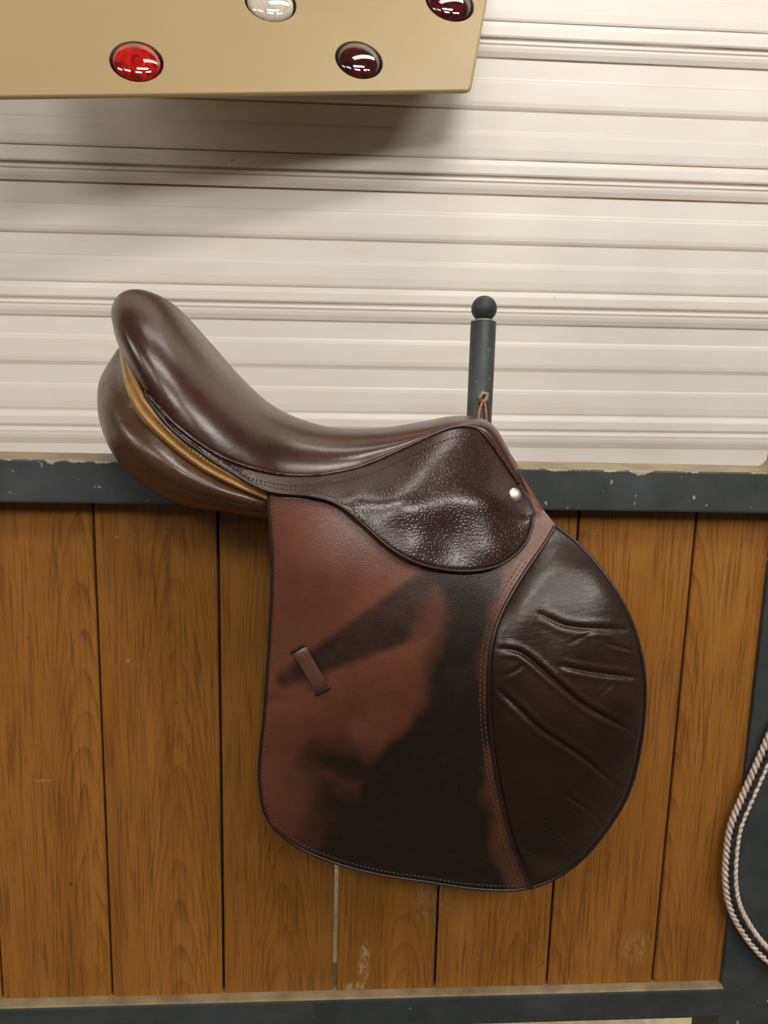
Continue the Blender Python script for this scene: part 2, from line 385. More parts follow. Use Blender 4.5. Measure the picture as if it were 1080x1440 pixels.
# weld fillet between rail and upright
fz = []
for a in np.linspace(0, math.pi / 2, 7): fz.append((xu - .02 + .02 * math.sin(a), zt + .02 - .02 * math.cos(a)))
fz = [(xu + .003, zt - .001)] + [(x, max(z, zt - .001)) for x, z in fz] + [(xu + .003, zt + .02)]
nf = len(fz); v = [(x, YR0 + .01, z) for x, z in fz] + [(x, YR1 - .018, z) for x, z in fz]
link('gusset', fix(mesh('gusset', v, [tuple(range(nf)), tuple(range(nf, 2 * nf))] + [(i, (i + 1) % nf, nf + (i + 1) % nf, nf + i) for i in range(nf)])), M_RAIL2, part, None, False)
# boards, each one on its own
seams = [(-215, 712, -150, 1400), (-40, 712, 0, 1400), (130, 712, 158.5, 1400), (307, 712, 314, 1400), (478, 712, 468, 1400), (628, 712, 621, 1385), (815, 720, 768, 1388), (980, 725, 916.5, 1383)]
sxs = [float(np.mean([P(a, b, 0)[0], P(c, d, 0)[0]])) for a, b, c, d in seams]
bw = sxs[1] - sxs[0]
while sxs[0] > xl: sxs.insert(0, sxs[0] - bw)
sxs[0] = xl; sxs.append(xpost + .01)
gap_i = int(np.argmin([abs(s - float(P(468, 1300, 0)[0])) for s in sxs]))
for i in range(len(sxs) - 1):
    g0 = .0016 if i != gap_i else .0056; g1 = .0016 if i + 1 != gap_i else .0002
    x0, x1 = sxs[i] + g0, sxs[i + 1] - g1
    dy = random.uniform(-.0012, .0012)
    bm = bmesh.new(); bm_box(bm, x0, x1, dy, .026 + dy, z2t - .012, zb + .012, .0012, 1)
    o = link('board', from_bm('board', bm), M_OAK, part, ((x0 + x1) / 2, 0, z2t - .012), False)
    if i + 1 != gap_i:                                       # tongue that closes the joint
        bm = bmesh.new(); bm_box(bm, x1 - .001, sxs[i + 1] + g0 + .001, .011 + dy, .017 + dy, z2t - .01, zb + .01, 0)
        link('tongue', from_bm('tongue', bm), M_BLACK, o, None, False)

# ================================================================ pipe post with ball top, standing in the stall behind
YP = .42
pa = P(657.5, 560, YP); pb = P(692.5, 560, YP); pr = float(np.linalg.norm(pb - pa)) / 2
pc = (float((pa[0] + pb[0]) / 2), YP); ztop = float(P(680, 450, YP - pr)[2])
M_PIPE = paint_mat('dark_pipe_paint', None, top=False)
pp = empty('pipe_post', (pc[0], pc[1], 0), 'dark painted round pipe post with a ball on top behind the pommel', 'post')
def lathe(name, prof, mat, parent, cx, cy, n=32):
    v = []; th = np.linspace(0, 2 * np.pi, n, endpoint=False)
    for r, z in prof: v += [(cx + r * math.cos(t), cy + r * math.sin(t), z) for t in th]
    f = grid_faces(len(prof), n, wrap=True) + [tuple(range(n)), tuple(range((len(prof) - 1) * n, len(prof) * n))]
    return link(name, fix(mesh(name, v, f)), mat, parent)
lathe('pipe', [(pr, 0), (pr, ztop - .0015), (pr - .0015, ztop), (.002, ztop)], M_PIPE, pp, *pc)
rb = pr * 1.0; zball = ztop + rb * .93
lathe('ball', [(max(rb * math.sin(a), .0005), zball - rb * math.cos(a)) for a in np.linspace(.02, math.pi - .02, 25)], M_PIPE, pp, *pc)
m = Mat('dusty_ring'); M_RING = m.set(color=m.ramp(m.noise(60), [(.3, srgb(120, 116, 100)), (.7, srgb(160, 154, 134))]), rough=.7)
lathe('collar', [(pr * .45, ztop - .001), (pr * .72, ztop), (pr * .72, ztop + .003), (pr * .45, ztop + .005)], M_RING, pp, *pc)
# twine looped through a snap on the post
hk = P(681, 563, YP - pr); yh = float(hk[1])
m = Mat('weathered_hook'); M_HOOK = m.set(color=m.ramp(m.noise(120), [(.3, srgb(110, 108, 90)), (.7, srgb(160, 150, 125))]), rough=.5, metal=.4)
hook = link('hook', tube_mesh('hook', P([676, 675, 679, 685, 684, 679], [566, 558, 553, 554, 562, 566], yh - .003), .0045, 8), M_HOOK, None, (float(hk[0]), yh, float(hk[2])))
hook.parent = pp; hook.location = hook.location - pp.location
m = Mat('orange_twine'); M_TW = m.set(color=m.ramp(m.noise(90, 4), [(.3, srgb(150, 92, 60)), (.7, srgb(206, 146, 106))]), rough=.85, normal=m.bump(m.noise(400), .5, .001))
tw = spline([(680, 562), (675, 575), (673, 592), (676, 640), (683, 650), (687, 630), (684, 590), (683, 575), (681, 562)], 40)
tag(link('twine_loop', tube_mesh('twine_loop', P(tw[:, 0], tw[:, 1], yh - .005), .0023, 7, closed=True), M_TW, None, (float(hk[0]), yh - .005, float(hk[2]))),
    'faded orange twine loop hanging from the hook on the pipe post', 'twine')

# ================================================================ cream lamp panel with round red and clear lamps
nrm = np.array([.13, -.874, .468]); nrm /= np.linalg.norm(nrm)
def on_panel(px, py, C0):
    r = np.array([(px - 540) / F, (py - 720) / F, 1.0]) @ R.T
    return CAM + r * ((C0 - CAM) @ nrm) / (r @ nrm)
C0 = P(663, 126.5, .68)
pu = on_panel(0, 135, C0) - C0; pu /= -np.linalg.norm(pu)               # along the bottom edge, to the right
pw = np.cross(nrm, pu); pw = pw if pw[2] > 0 else -pw                    # up the panel
corners = [on_panel(-60, 135.5, C0), C0, on_panel(698, -72, C0), on_panel(-60, -75, C0)]
TH = .010
def rounded(c, r, n=6):
    out = []
    for i in range(4):
        a, b, d = c[i - 1], c[i], c[(i + 1) % 4]
        e1 = (a - b) / np.linalg.norm(a - b); e2 = (d - b) / np.linalg.norm(d - b)
        p0 = b + e1 * r; p2 = b + e2 * r
        for t in np.linspace(0, 1, n): out.append((1 - t) ** 2 * p0 + 2 * t * (1 - t) * b + t * t * p2)
    return out
m = Mat('cream_panel'); M_CREAM = m.set(color=m.ramp(m.noise(2.5, 4), [(.3, srgb(156, 134, 97)), (.7, srgb(164, 142, 103))]), rough=.38, spec=.4)
pan = empty('lamp_panel', tuple(C0), 'cream panel with round red and clear lamps tilted back against the white siding', 'panel')
loop = rounded(corners, .012); rings = []
cen = sum(corners) / 4
for inset, dep in ((.006, 0), (.0025, .0012), (.0, .004), (.0, TH - .003), (.003, TH)):
    rings.append([p + (cen - p) / np.linalg.norm(cen - p) * inset - nrm * dep for p in loop])
nl = len(loop); v = [q for r in rings for q in r]
f = grid_faces(len(rings), nl, wrap=True) + [tuple(range(nl)), tuple(range((len(rings) - 1) * nl, len(rings) * nl))]
me = fix(mesh('housing', v, f))
lamps = [((192, 86), 74, 'red'), ((505, 84), 68.5, 'dim'), ((380.5, 3), 73, 'clear'), ((632.5, 3), 71.5, 'dim')]
cut = bmesh.new(); lamp_info = []
for (lx, ly), wpx, kind in lamps:
    c = on_panel(lx, ly, C0); depth = ((c - CAM) @ R) [2]; rad = wpx / 2 / F * depth * 1.0
    lamp_info.append((c, rad, kind))
    q = Vector(nrm).to_track_quat('Z', 'Y').to_matrix().to_4x4(); q.translation = Vector(c - nrm * .002)
    bmesh.ops.create_cone(cut, cap_ends=True, segments=48, radius1=rad * .985, radius2=rad * 1.0, depth=.024, matrix=q)
cutme = from_bm('cut', cut); cuto = bpy.data.objects.new('cut', cutme); COL.objects.link(cuto)
tmp = bpy.data.objects.new('tmp', me); COL.objects.link(tmp)
bo = tmp.modifiers.new('b', 'BOOLEAN'); bo.operation = 'DIFFERENCE'; bo.object = cuto; bo.solver = 'EXACT'
bv = tmp.modifiers.new('bevel', 'BEVEL'); bv.width = .003; bv.segments = 3; bv.limit_method = 'ANGLE'; bv.angle_limit = math.radians(50)
dg = bpy.context.evaluated_depsgraph_get(); me2 = bpy.data.meshes.new_from_object(tmp.evaluated_get(dg))
bpy.data.objects.remove(tmp); bpy.data.objects.remove(cuto)
ho = link('housing', me2, M_CREAM, pan, None, False)
ho.data.materials.clear(); ho.data.materials.append(M_CREAM)
for p in ho.data.polygons: p.material_index = 0
def lens_mat(name, c1, c2, trans):
    m = Mat(name); n = m.noise(45, 2, .5, dist=1.2)
    return m.set(color=m.ramp(n, [(.36, c1), (.66, c2)]), rough=.06, spec=.6, coat=1.0, coatr=.03, trans=trans, normal=m.bump(n, .10, .002))
M_LENS = {'red': lens_mat('red_lens', srgb(112, 5, 3), srgb(190, 20, 10), 0.0), 'dim': lens_mat('dark_red_lens', srgb(26, 7, 7), srgb(78, 9, 9), 0.0),
          'clear': lens_mat('clear_lens', srgb(176, 166, 150), srgb(196, 186, 170), 0.0)}
m = Mat('lamp_socket'); M_SOCK = m.set(color=m.ramp(m.noise(60), [(.3, srgb(12, 10, 8)), (.7, srgb(22, 18, 15))]), rough=.6)
for c, rad, kind in lamp_info:
    fr = Matrix.Identity(4); q = Vector(nrm).to_track_quat('Z', 'Y').to_matrix()
    def ring_lathe(name, prof, mat, parent):
        v = []; n = 40
        for r, h in prof:
            for t in np.linspace(0, 2 * np.pi, n, endpoint=False): v.append(tuple(Vector(c) + q @ Vector((r * math.cos(t), r * math.sin(t), h))))
        f = grid_faces(len(prof), n, wrap=True) + [tuple(range(n)), tuple(range((len(prof) - 1) * n, len(prof) * n))]
        return link(name, fix(mesh(name, v, f)), mat, parent)
    ls = ring_lathe('lamp_lens', [(rad * .90, -.014), (rad * .90, -.005)] + [(max(rad * .90 * math.cos(a), .0004), -.005 + rad * .40 * math.sin(a)) for a in np.linspace(.05, math.pi / 2, 14)], M_LENS[kind], pan)
    if kind == 'red': ls['label'] = 'bright red glass lamp'
    if kind == 'clear': ls['label'] = 'clear whitish glass lamp'
    if kind == 'dim': ls['label'] = 'dark red glass lamp'
    ring_lathe('lamp_socket', [(rad * .80, -.0158), (rad * .975, -.0158), (rad * .975, -.0030), (rad * .955, -.0030), (rad * .955, -.010), (rad * .80, -.010)], M_SOCK, ls)
m = Mat('bracket_steel'); M_BR = m.set(color=m.ramp(m.noise(40), [(.3, srgb(150, 145, 135)), (.7, srgb(180, 175, 165))]), metal=.8, rough=.4)
for u_, h_ in ((-.15, .17), (-.55, .17)):
    p = C0 + pu * u_ + pw * h_ - nrm * (TH - .004)
    link('bracket', tube_mesh('bracket', [p, (p[0], YS + .002, p[2])], .012, 12), M_BR, pan)

# ================================================================ the saddle
YC = .0125
sad = empty('saddle', (float(P(540, 700, YC)[0]), YC, zt), 'brown leather english saddle with a padded seat straddling the partition rail', 'saddle')
def W(px, py, w): return P(px, py, YC - np.asarray(w, float))
def mirror_mesh(me, name):
    me2 = me.copy(); me2.name = name
    for v in me2.vertices: v.co.y = 2 * YC - v.co.y
    me2.flip_normals(); return me2
def both(name, me, mat, parents, label=None):
    """a part of the near side and its twin on the far side; parents = (near, far)"""
    twin = mirror_mesh(me, name)
    a = link(name, me, mat, parents[0]); b = link(name, twin, mat, parents[1])
    if label: a['label'] = label
    return a, b
def sheet_mesh(name, G, Wd, th, stain=None):
    """thick sheet from a grid of pixels G (m,n,2) and distances Wd from the centre plane"""
    m_, n_ = Wd.shape
    A = W(G[..., 0], G[..., 1], Wd); B = A.copy(); B[..., 1] += th
    v = np.vstack([A.reshape(-1, 3), B.reshape(-1, 3)]); N_ = m_ * n_
    f = grid_faces(m_, n_) + grid_faces(m_, n_, N_, True)
    bd = [(0, j) for j in range(n_)] + [(i, n_ - 1) for i in range(1, m_)] + [(m_ - 1, j) for j in range(n_ - 2, -1, -1)] + [(i, 0) for i in range(m_ - 2, 0, -1)]
    L = len(bd); base = len(v)
    rim = np.vstack([[A[b] for b in bd], [B[b] for b in bd]]); v = np.vstack([v, rim])
    f += [(base + k, base + L + k, base + L + (k + 1) % L, base + (k + 1) % L) for k in range(L)]
    me = mesh(name, v, f)
    # orient the front faces towards -Y
    s = sum(p.normal.y * p.area for p in list(me.polygons)[:(m_ - 1) * (n_ - 1)])
    if s > 0: me.flip_normals()
    if stain is not None:
        at = me.attributes.new('stain', 'FLOAT', 'POINT')
        vals = np.r_[stain.ravel(), stain.ravel(), [stain[b] for b in bd], [stain[b] for b in bd]].astype(np.float32)
        at.data.foreach_set('value', vals)
    return me
def coons(top, bot, left, right, m_, n_):
    """top/bot: n_ points left->right, left/right: m_ points top->bottom"""
    u = np.linspace(0, 1, n_)[None, :, None]; v = np.linspace(0, 1, m_)[:, None, None]
    t, b, l, r = top[None], bot[None], left[:, None], right[:, None]
    return (1 - v) * t + v * b + (1 - u) * l + u * r - ((1 - u) * (1 - v) * top[0] + u * (1 - v) * top[-1] + (1 - u) * v * bot[0] + u * v * bot[-1])
def stitch_mesh(name, px, w_fn, step=7.5, length=5.0, rad=.00085, lift=.0004):
    """row of short thread stitches along a pixel polyline"""
    s = np.r_[0, np.cumsum(np.hypot(*np.diff(px, axis=0).T))]; k = int(s[-1] / step); v = []; f = []
    for i in range(k):
        a = np.array([np.interp(i * step + 1, s, px[:, j]) for j in (0, 1)]); b = np.array([np.interp(i * step + 1 + length, s, px[:, j]) for j in (0, 1)])
        q = np.stack([a, .5 * (a + b), b]); p = W(q[:, 0], q[:, 1], w_fn(q[:, 0], q[:, 1]) + np.array([-.0002, lift, -.0002]))
        t = p[2] - p[0]; t /= np.linalg.norm(t); sd = np.cross(t, [0, 1, 0]); sd /= np.linalg.norm(sd); up = np.array([0, -1.0, 0]); o = len(v)
        for c, rr in ((p[0], .5), (p[1], 1), (p[2], .5)):
            v += [c - sd * rad * rr, c + up * rad * rr, c + sd * rad * rr, c - up * rad * rr * .3]
        for r_ in (0, 1):
            for j in range(4): f.append((o + r_ * 4 + j, o + r_ * 4 + (j + 1) % 4, o + r_ * 4 + 4 + (j + 1) % 4, o + r_ * 4 + 4 + j))
    return fix(mesh(name, v, f))

# ---- seat: rows from the crown line down to the rim, near side and far side in one skin
seat_st = [  # crown px, rim px, half width
    ((174, 468), (175, 481), .012), ((171, 447), (178, 497), .080), ((174, 426), (189, 524), .128), ((188, 411), (206, 553), .154), ((212, 411), (233, 587), .168),
    ((243, 428), (268, 618), .171), ((285, 474), (312, 645), .165), ((330, 525), (358, 662), .150), ((375, 566), (402, 670), .130), ((425, 591), (452, 669), .110),
    ((480, 603), (507, 657), .090), ((540, 602), (557, 636), .077), ((595, 594), (607, 613), .068), ((638, 586), (636, 602), .062), ((668, 586), (660, 601), .059),
    ((690, 596), (677, 609), .058), ((706, 620), (699, 637), .057), ((722, 653), (720, 669), .056), ((738, 688), (737, 695), .056)]
ns = 150
Tt = station_spline([a for a, b, c in seat_st], ns); Bb = station_spline([b for a, b, c in seat_st], ns); ww = station_spline([[c] for a, b, c in seat_st], ns)[:, 0]
Tw = W(Tt[:, 0], Tt[:, 1], 0); Bw = W(Bb[:, 0], Bb[:, 1], ww)
nth = 29; th = np.linspace(0, math.pi / 2, nth); e_ = 2 / 2.25
sn = np.sin(th) ** e_; cs = 1 - np.cos(th) ** e_
half = np.zeros((ns, nth, 3))
half[..., 0] = Tw[:, None, 0] + (Bw - Tw)[:, None, 0] * cs; half[..., 2] = Tw[:, None, 2] + (Bw - Tw)[:, None, 2] * cs
half[..., 1] = YC - ww[:, None] * sn
far = half[:, :0:-1].copy(); far[..., 1] = 2 * YC - far[..., 1]
S = np.concatenate([far, half], 1); nn_ = S.shape[1]
cenx = float(np.mean(Tw[:, 0])); inner = S.copy(); inner[..., 2] -= .010; inner[..., 1] = YC + (S[..., 1] - YC) * .93
v = np.vstack([S.reshape(-1, 3), inner.reshape(-1, 3)]); N_ = ns * nn_
f = grid_faces(ns, nn_) + grid_faces(ns, nn_, N_, True)
bd = [j for j in range(nn_)] + [i * nn_ + nn_ - 1 for i in range(1, ns)] + [(ns - 1) * nn_ + j for j in range(nn_ - 2, -1, -1)] + [i * nn_ for i in range(ns - 2, 0, -1)]
f += [(bd[k], N_ + bd[k], N_ + bd[(k + 1) % len(bd)], bd[(k + 1) % len(bd)]) for k in range(len(bd))]
seat = link('seat', fix(mesh('seat', v, f)), M_SEAT, sad)
# ---- wooden tree under the seat, the piece that bears on the rail
ti = np.where((Tt[:, 0] > 300) & (Tt[:, 0] < 700) & (np.arange(ns) > 40))[0]; tv = []
for i in ti:
    top = Tw[i, 2] - .016
    for yy, z_ in ((-.030, zt - .001), (-.034, (zt + top) / 2), (-.022, top), (.022, top), (.034, (zt + top) / 2), (.030, zt - .001)): tv.append((Tw[i, 0], YC + yy, max(z_, zt - .001)))
nt_ = len(ti)
m = Mat('beech_tree'); M_TREE = m.set(color=m.ramp(m.noise(30, 4), [(.3, srgb(70, 48, 30)), (.7, srgb(98, 70, 44))]), rough=.7)
link('tree', fix(mesh('tree', tv, grid_faces(nt_, 6, wrap=True) + [tuple(range(6)), tuple(range((nt_ - 1) * 6, nt_ * 6))])), M_TREE, sad, None, False)

# ---- flap depth field
flap_tps = TPS([(376, 690, .166), (430, 690, .166), (480, 712, .164), (620, 800, .165), (560, 760, .168), (783, 742, .092), (750, 705, .083), (700, 690, .10), (600, 690, .14), (720, 790, .128),
                (840, 800, .122), (890, 880, .142), (906, 980, .150), (885, 1110, .143), (820, 1205, .128), (748, 1248, .118),
                (383, 800, .170), (378, 930, .166), (366, 1060, .150), (388, 1168, .128), (530, 1230, .118), (660, 1250, .116),
                (500, 850, .186), (600, 950, .186), (500, 1050, .176), (640, 1100, .164), (690, 900, .168), (600, 850, .180), (440, 800, .181), (720, 1000, .170), (800, 1000, .163), (440, 950, .180)])
# skirt outline and depth field (it lies on the flap)
UPc = [(203, 549), (238, 589), (272, 618), (314, 644), (360, 660), (404, 668), (454, 667), (509, 655), (559, 634), (609, 611), (637, 601), (661, 600), (677, 608), (699, 636), (721, 668), (737, 692), (746, 707)]
UPw = [.154, .168, .171, .165, .150, .131, .111, .091, .078, .069, .063, .060, .059, .058, .058, .060, .070]
LOc = [(203, 553), (238, 600), (280, 634), (322, 662), (376, 690), (440, 698), (478, 711), (510, 737), (545, 768), (580, 789), (618, 800), (662, 803), (704, 794), (735, 770), (747, 745), (751, 722)]
nu = 170; U_ = spline(UPc, nu); L_ = spline(LOc, nu)
low_w = [.158, .173, .176, .174, .175] + [float(flap_tps(x, y)) + .0085 for x, y in LOc[5:]]
sk = [(x, y, w + .003) for (x, y), w in zip(UPc, UPw)] + [(x, y, w) for (x, y), w in zip(LOc, low_w)]
sk += [(560, 700, .156), (620, 660, .118), (650, 720, .140), (690, 660, .088), (610, 750, .160), (690, 745, .135), (500, 690, .150), (700, 700, .108)]
skirt_tps = TPS(sk, 2e-3)
def skirt_w(x, y):
    w = skirt_tps(x, y)
    for cx, cy, rx, ry, a in ((636, 762, 34, 46, -.0040), (586, 768, 30, 26, .0030), (695, 778, 30, 22, .0030), (690, 700, 48, 22, .0035), (668, 672, 40, 26, -.0030), (600, 636, 60, 26, .0030), (560, 710, 60, 26, .0020)):
        w = w + a * np.exp(-((x - cx) / rx) ** 2 - ((y - cy) / ry) ** 2)
    return w
# flap sheet: back edge, hem, knee seam, hidden top edge
ST = spline([(783, 741), (768, 766), (747, 796), (724, 832), (704, 872), (693, 915), (690, 960), (691, 1010), (697, 1065), (708, 1125), (724, 1185), (748, 1248)], 120)
LE = spline([(376, 687), (380, 740), (383, 795), (381, 860), (377, 930), (372, 1000), (366, 1060), (365, 1100), (371, 1140), (388, 1168)], 120)
BE = spline([(388, 1168), (420, 1192), (470, 1213), (530, 1229), (600, 1240), (660, 1249), (715, 1252), (748, 1248)], 100)
TE = spline([(376, 687), (430, 686), (480, 696), (560, 700), (640, 690), (700, 672), (735, 688), (760, 712), (783, 741)], 100)
G = coons(TE, BE, LE, ST, 120, 100)
gx, gy = G[..., 0], G[..., 1]
def edge_round(d, r, h): return -h * np.clip(1 - d / r, 0, 1) ** 2
Wf = flap_tps(gx, gy)
# dark dye rubbed in by the stirrup leather: a slanting tapered strap mark, an upright one, and a dark lower hem
gx0, gy0 = gx, gy
gx = gx0 + 7 * np.sin(gy0 * .047 + 1) + 4 * np.sin(gx0 * .09 + gy0 * .06); gy = gy0 + 8 * np.sin(gx0 * .041 + 2) + 4 * np.sin(gx0 * .11 - gy0 * .05)
d1, t1 = polydist(gx0, gy0, [(655, 820), (400, 955)]); r1 = 50 - 40 * t1
s1 = (1 - sstep(-6, 9, d1 - r1)) * .85
d2, t2 = polydist(gx, gy, [(655, 780), (648, 900), (642, 1010), (610, 1100), (590, 1250)]); r2 = np.interp(t2, [0, .3, .55, .8, 1], [50, 40, 58, 120, 170])
s2 = 1 - sstep(-22, 16, d2 - r2)
d3, t3 = polydist(gx, gy, [(462, 1072), (540, 1085), (640, 1075)]); s3 = (1 - sstep(4, 56, d3)) * .9
s4 = sstep(1050, 1135, gy) * sstep(388, 470, gx) * .95
stain = np.maximum.reduce([s1, s2, s3, s4])
d5, _ = polydist(gx, gy, [(700, 1120), (738, 1240)]); stain *= 1 - .75 * (1 - sstep(8, 34, d5))
d6, t6 = polydist(gx, gy, [(612, 858), (560, 960)]); stain *= 1 - .55 * (1 - sstep(6, 34, d6))
stain *= sstep(0, 60, gx - 372) * .35 + .65
gx, gy = gx0, gy0
dmin = np.minimum.reduce([polydist(gx, gy, [tuple(p) for p in LE[::6]])[0], polydist(gx, gy, [tuple(p) for p in BE[::6]])[0]])
Wf = Wf + edge_round(dmin, 7, .0022)
# crumple by the keeper and slight waves
insk = inpoly(gx, gy, [tuple(p) for p in np.vstack([U_[::3], L_[::-3]])])
lim = skirt_w(gx, gy) - .0075 - .012 * sstep(0, 40, -insk) + .10 * sstep(4, 60, insk)
Wf = np.where(insk < 60, np.minimum(Wf, lim), Wf)
rng_f = lambda x, y: .0012 * np.exp(-((y - (985 + .1 * (x - 380))) / 8) ** 2) * (1 - sstep(390, 440, x))
Wf = Wf - rng_f(gx, gy)
flap, flap2 = both('flap', sheet_mesh('flap', G, Wf, .0045, stain), M_FLAP, (sad, sad), 'reddish brown flap with dark rubbed strap marks')
# dark edge binding of the flap
out = np.vstack([LE, BE[1:]]); wv = flap_tps(out[:, 0], out[:, 1]) - .0022
both('edge_binding', tube_mesh('edge_binding', W(out[:, 0], out[:, 1], wv), .0021, 8), M_EDGE, (flap, flap2))
# rows of stitching
ft = lambda x, y: flap_tps(x, y) + .0002
def inset(c, d, side):
    t = np.gradient(c, axis=0); t /= np.linalg.norm(t, axis=1, keepdims=True); return c + side * d * np.stack([-t[:, 1], t[:, 0]], 1)
st_me = [stitch_mesh('s', inset(LE, 6, -1)[3:], lambda x, y: ft(x, y) - .0004, 6, 4, .0006),
         stitch_mesh('s', inset(BE, 6, -1), lambda x, y: ft(x, y) - .0004, 6, 4, .0006)]
k_rows = [inset(ST, dd, 1)[14:-1] for dd in (9, 15)]
st_me += [stitch_mesh('s', r_, ft, 7, 4.6, .0007) for r_ in k_rows]
o1, o2 = both('stitching', join('stitching', st_me), M_THREAD, (flap, flap2)); o1['kind'] = 'stuff'; o2['kind'] = 'stuff'

# ---- knee pad: stuffed, creased
RE = spline([(783, 741), (812, 764), (842, 797), (869, 836), (890, 880), (903, 930), (907, 980), (901, 1045), (886, 1108), (861, 1155), (822, 1204), (782, 1234), (748, 1248)], 300)
SL = spline(ST, 300); nk = 170
uu = (1 - np.cos(np.linspace(0, math.pi, nk))) / 2 * .6 + np.linspace(0, 1, nk) * .4
KG = SL[:, None] * (1 - uu)[None, :, None] + RE[:, None] * uu[None, :, None]
kx, ky = KG[..., 0], KG[..., 1]
width = np.linalg.norm(RE - SL, axis=1)[:, None]
dl = uu[None] * width; dr = (1 - uu[None]) * width
puff = .0165 * (1 - np.exp(-np.minimum(dl, 400) / 26)) * (1 - np.exp(-dr / 30)) * sstep(0, 110, width)
creases = [([(757, 862), (790, 878), (818, 883), (850, 884), (884, 886)], .0016, 8), ([(697, 912), (725, 915), (746, 927), (771, 949), (818, 989), (856, 1011), (895, 1031)], .0026, 7),
           ([(788, 936), (815, 942), (838, 946), (868, 950), (896, 953)], .0022, 7), ([(697, 967), (728, 995), (759, 1024), (790, 1045), (818, 1064), (848, 1088), (880, 1112)], .0022, 7),
           ([(794, 1116), (820, 1134), (852, 1160)], .0016, 6), ([(758, 1150), (780, 1172), (812, 1202)], .0015, 6), ([(701, 952), (722, 945), (737, 935)], .0006, 6),
           ([(838, 981), (850, 972), (866, 958)], .0004, 5), ([(800, 905), (840, 888), (880, 895)], .0005, 5), ([(855, 905), (890, 915)], .0009, 5)]
dep = np.zeros_like(kx)
for pts, a, wd in creases:
    pl = spline(pts, 30); d, t = polydist(kx, ky, [tuple(p) for p in pl]); fade = np.sin(np.clip(t, 0, 1) * math.pi) ** .5 * .75 + .25
    fade = fade * (1 - sstep(0, 16, np.where((t <= 0) | (t >= 1), d, 0)))
    a *= 1.35
    dep -= fade * (a * np.exp(-(d / (wd * .36)) ** 2) + a * .7 * np.exp(-(d / 24.0) ** 2)) - fade * a * .45 * np.exp(-((d - wd * 1.1) / (wd * .6)) ** 2)
noise_w = .0009 * np.sin(kx * .052 + ky * .031) + .0007 * np.sin(kx * -.03 + ky * .071 + 1)
inner_m = np.clip(np.minimum(dl, dr) / 22, 0, 1)
Wk = flap_tps(kx, ky) + .0005 + puff + (dep + noise_w) * inner_m - .003 * np.clip(1 - dr / 5, 0, 1) ** 2
knee, knee2 = both('knee_pad', sheet_mesh('knee_pad', KG, Wk, .006), M_KNEE, (flap, flap2), 'dark creased knee pad')
cols_ = [RE]; wv = flap_tps(RE[:, 0], RE[:, 1]) - .0015
both('edge_binding', tube_mesh('edge_binding', W(RE[:, 0], RE[:, 1], wv), .0024, 8), M_EDGE, (flap, flap2))
bead = inset(ST, 2.5, 1); both('seam_bead', tube_mesh('seam_bead', W(bead[:, 0], bead[:, 1], flap_tps(bead[:, 0], bead[:, 1]) + .0008), .0022, 8), M_EDGE, (flap, flap2))

# ---- keeper loop threaded through two slits
ka, kb = np.array([419.5, 912.0]), np.array([454.5, 971.5]); ax = (kb - ka) / np.linalg.norm(kb - ka); sd = np.array([-ax[1], ax[0]])
kt = np.linspace(0, 1, 17); hgt = .0058 * (1 - np.abs(2 * kt - 1) ** 5) - .001
KP = np.array([[ka + (kb - ka) * t + sd * s * (10.0 + (.4 if abs(s) < .9 else 0)) for s in np.linspace(-1, 1, 7)] for t in kt])
base_w = flap_tps(KP[..., 0], KP[..., 1]); crown = .0008 * (1 - np.linspace(-1, 1, 7) ** 2)
loopo, loopo2 = both('keeper_loop', sheet_mesh('keeper_loop', KP, base_w + hgt[:, None] + crown[None], .002), M_KEEP, (flap, flap2), 'small worn leather keeper loop')
for c_, k_ in ((ka, 1), (kb, 0)):
    q = np.array([c_ + sd * s for s in np.linspace(-13, 13, 9)])
    both('slit', tube_mesh('slit', W(q[:, 0], q[:, 1], flap_tps(q[:, 0], q[:, 1]) + .0002), np.array([.0006, .0018, .0021, .0021, .0021, .0021, .0021, .0018, .0006]), 8), M_BLACK, (flap, flap2))

# ---- skirt (small upper flap) with piping, stitching and a metal stud
nv = 60; vvv = np.linspace(0, 1, nv)
SG = U_[:, None] * (1 - vvv)[None, :, None] + L_[:, None] * vvv[None, :, None]
qx, qy = SG[..., 0], SG[..., 1]
dlo = polydist(qx, qy, [tuple(p) for p in L_[::4]])[0]
skirt, skirt2 = both('skirt', sheet_mesh('skirt', SG, skirt_w(qx, qy) + edge_round(dlo, 6, .0018), .004), M_SKIRT, (sad, sad), 'glossy dark pebbled skirt')
lo_t = np.vstack([L_, .5 * (L_[-1:] + U_[-1:]), U_[:-12:-1]]); both('edge_binding', tube_mesh('edge_binding', W(lo_t[:, 0], lo_t[:, 1], skirt_w(lo_t[:, 0], lo_t[:, 1]) - .0016), .0019, 8), M_EDGE, (skirt, skirt2))
pipe_c = U_[2:-8]; both('piping', tube_mesh('piping', W(pipe_c[:, 0], pipe_c[:, 1], skirt_w(pipe_c[:, 0], pipe_c[:, 1]) + .0008), .0022, 8), M_SKIRT, (skirt, skirt2))
welt = inset(U_, 11, 1)[34:-14]; up_row = inset(U_, 14, 1)[10:-22]; lo_row = inset(L_, 6, -1)[8:-3]
sw = lambda x, y: skirt_w(x, y) + .0003
a1, a2 = both('stitching', join('stitching', [stitch_mesh('s', up_row, sw, 6, 4, .0007), stitch_mesh('s', lo_row, lambda x, y: sw(x, y) - .0003, 6.2, 4, .0007)]), M_THREAD2, (skirt, skirt2))
a1['kind'] = 'stuff'; a2['kind'] = 'stuff'
sc_ = W(723, 697, skirt_w(723, 697)); nq = (W(724, 697, skirt_w(724, 697)) - sc_); nq2 = (W(723, 698, skirt_w(723, 698)) - sc_)
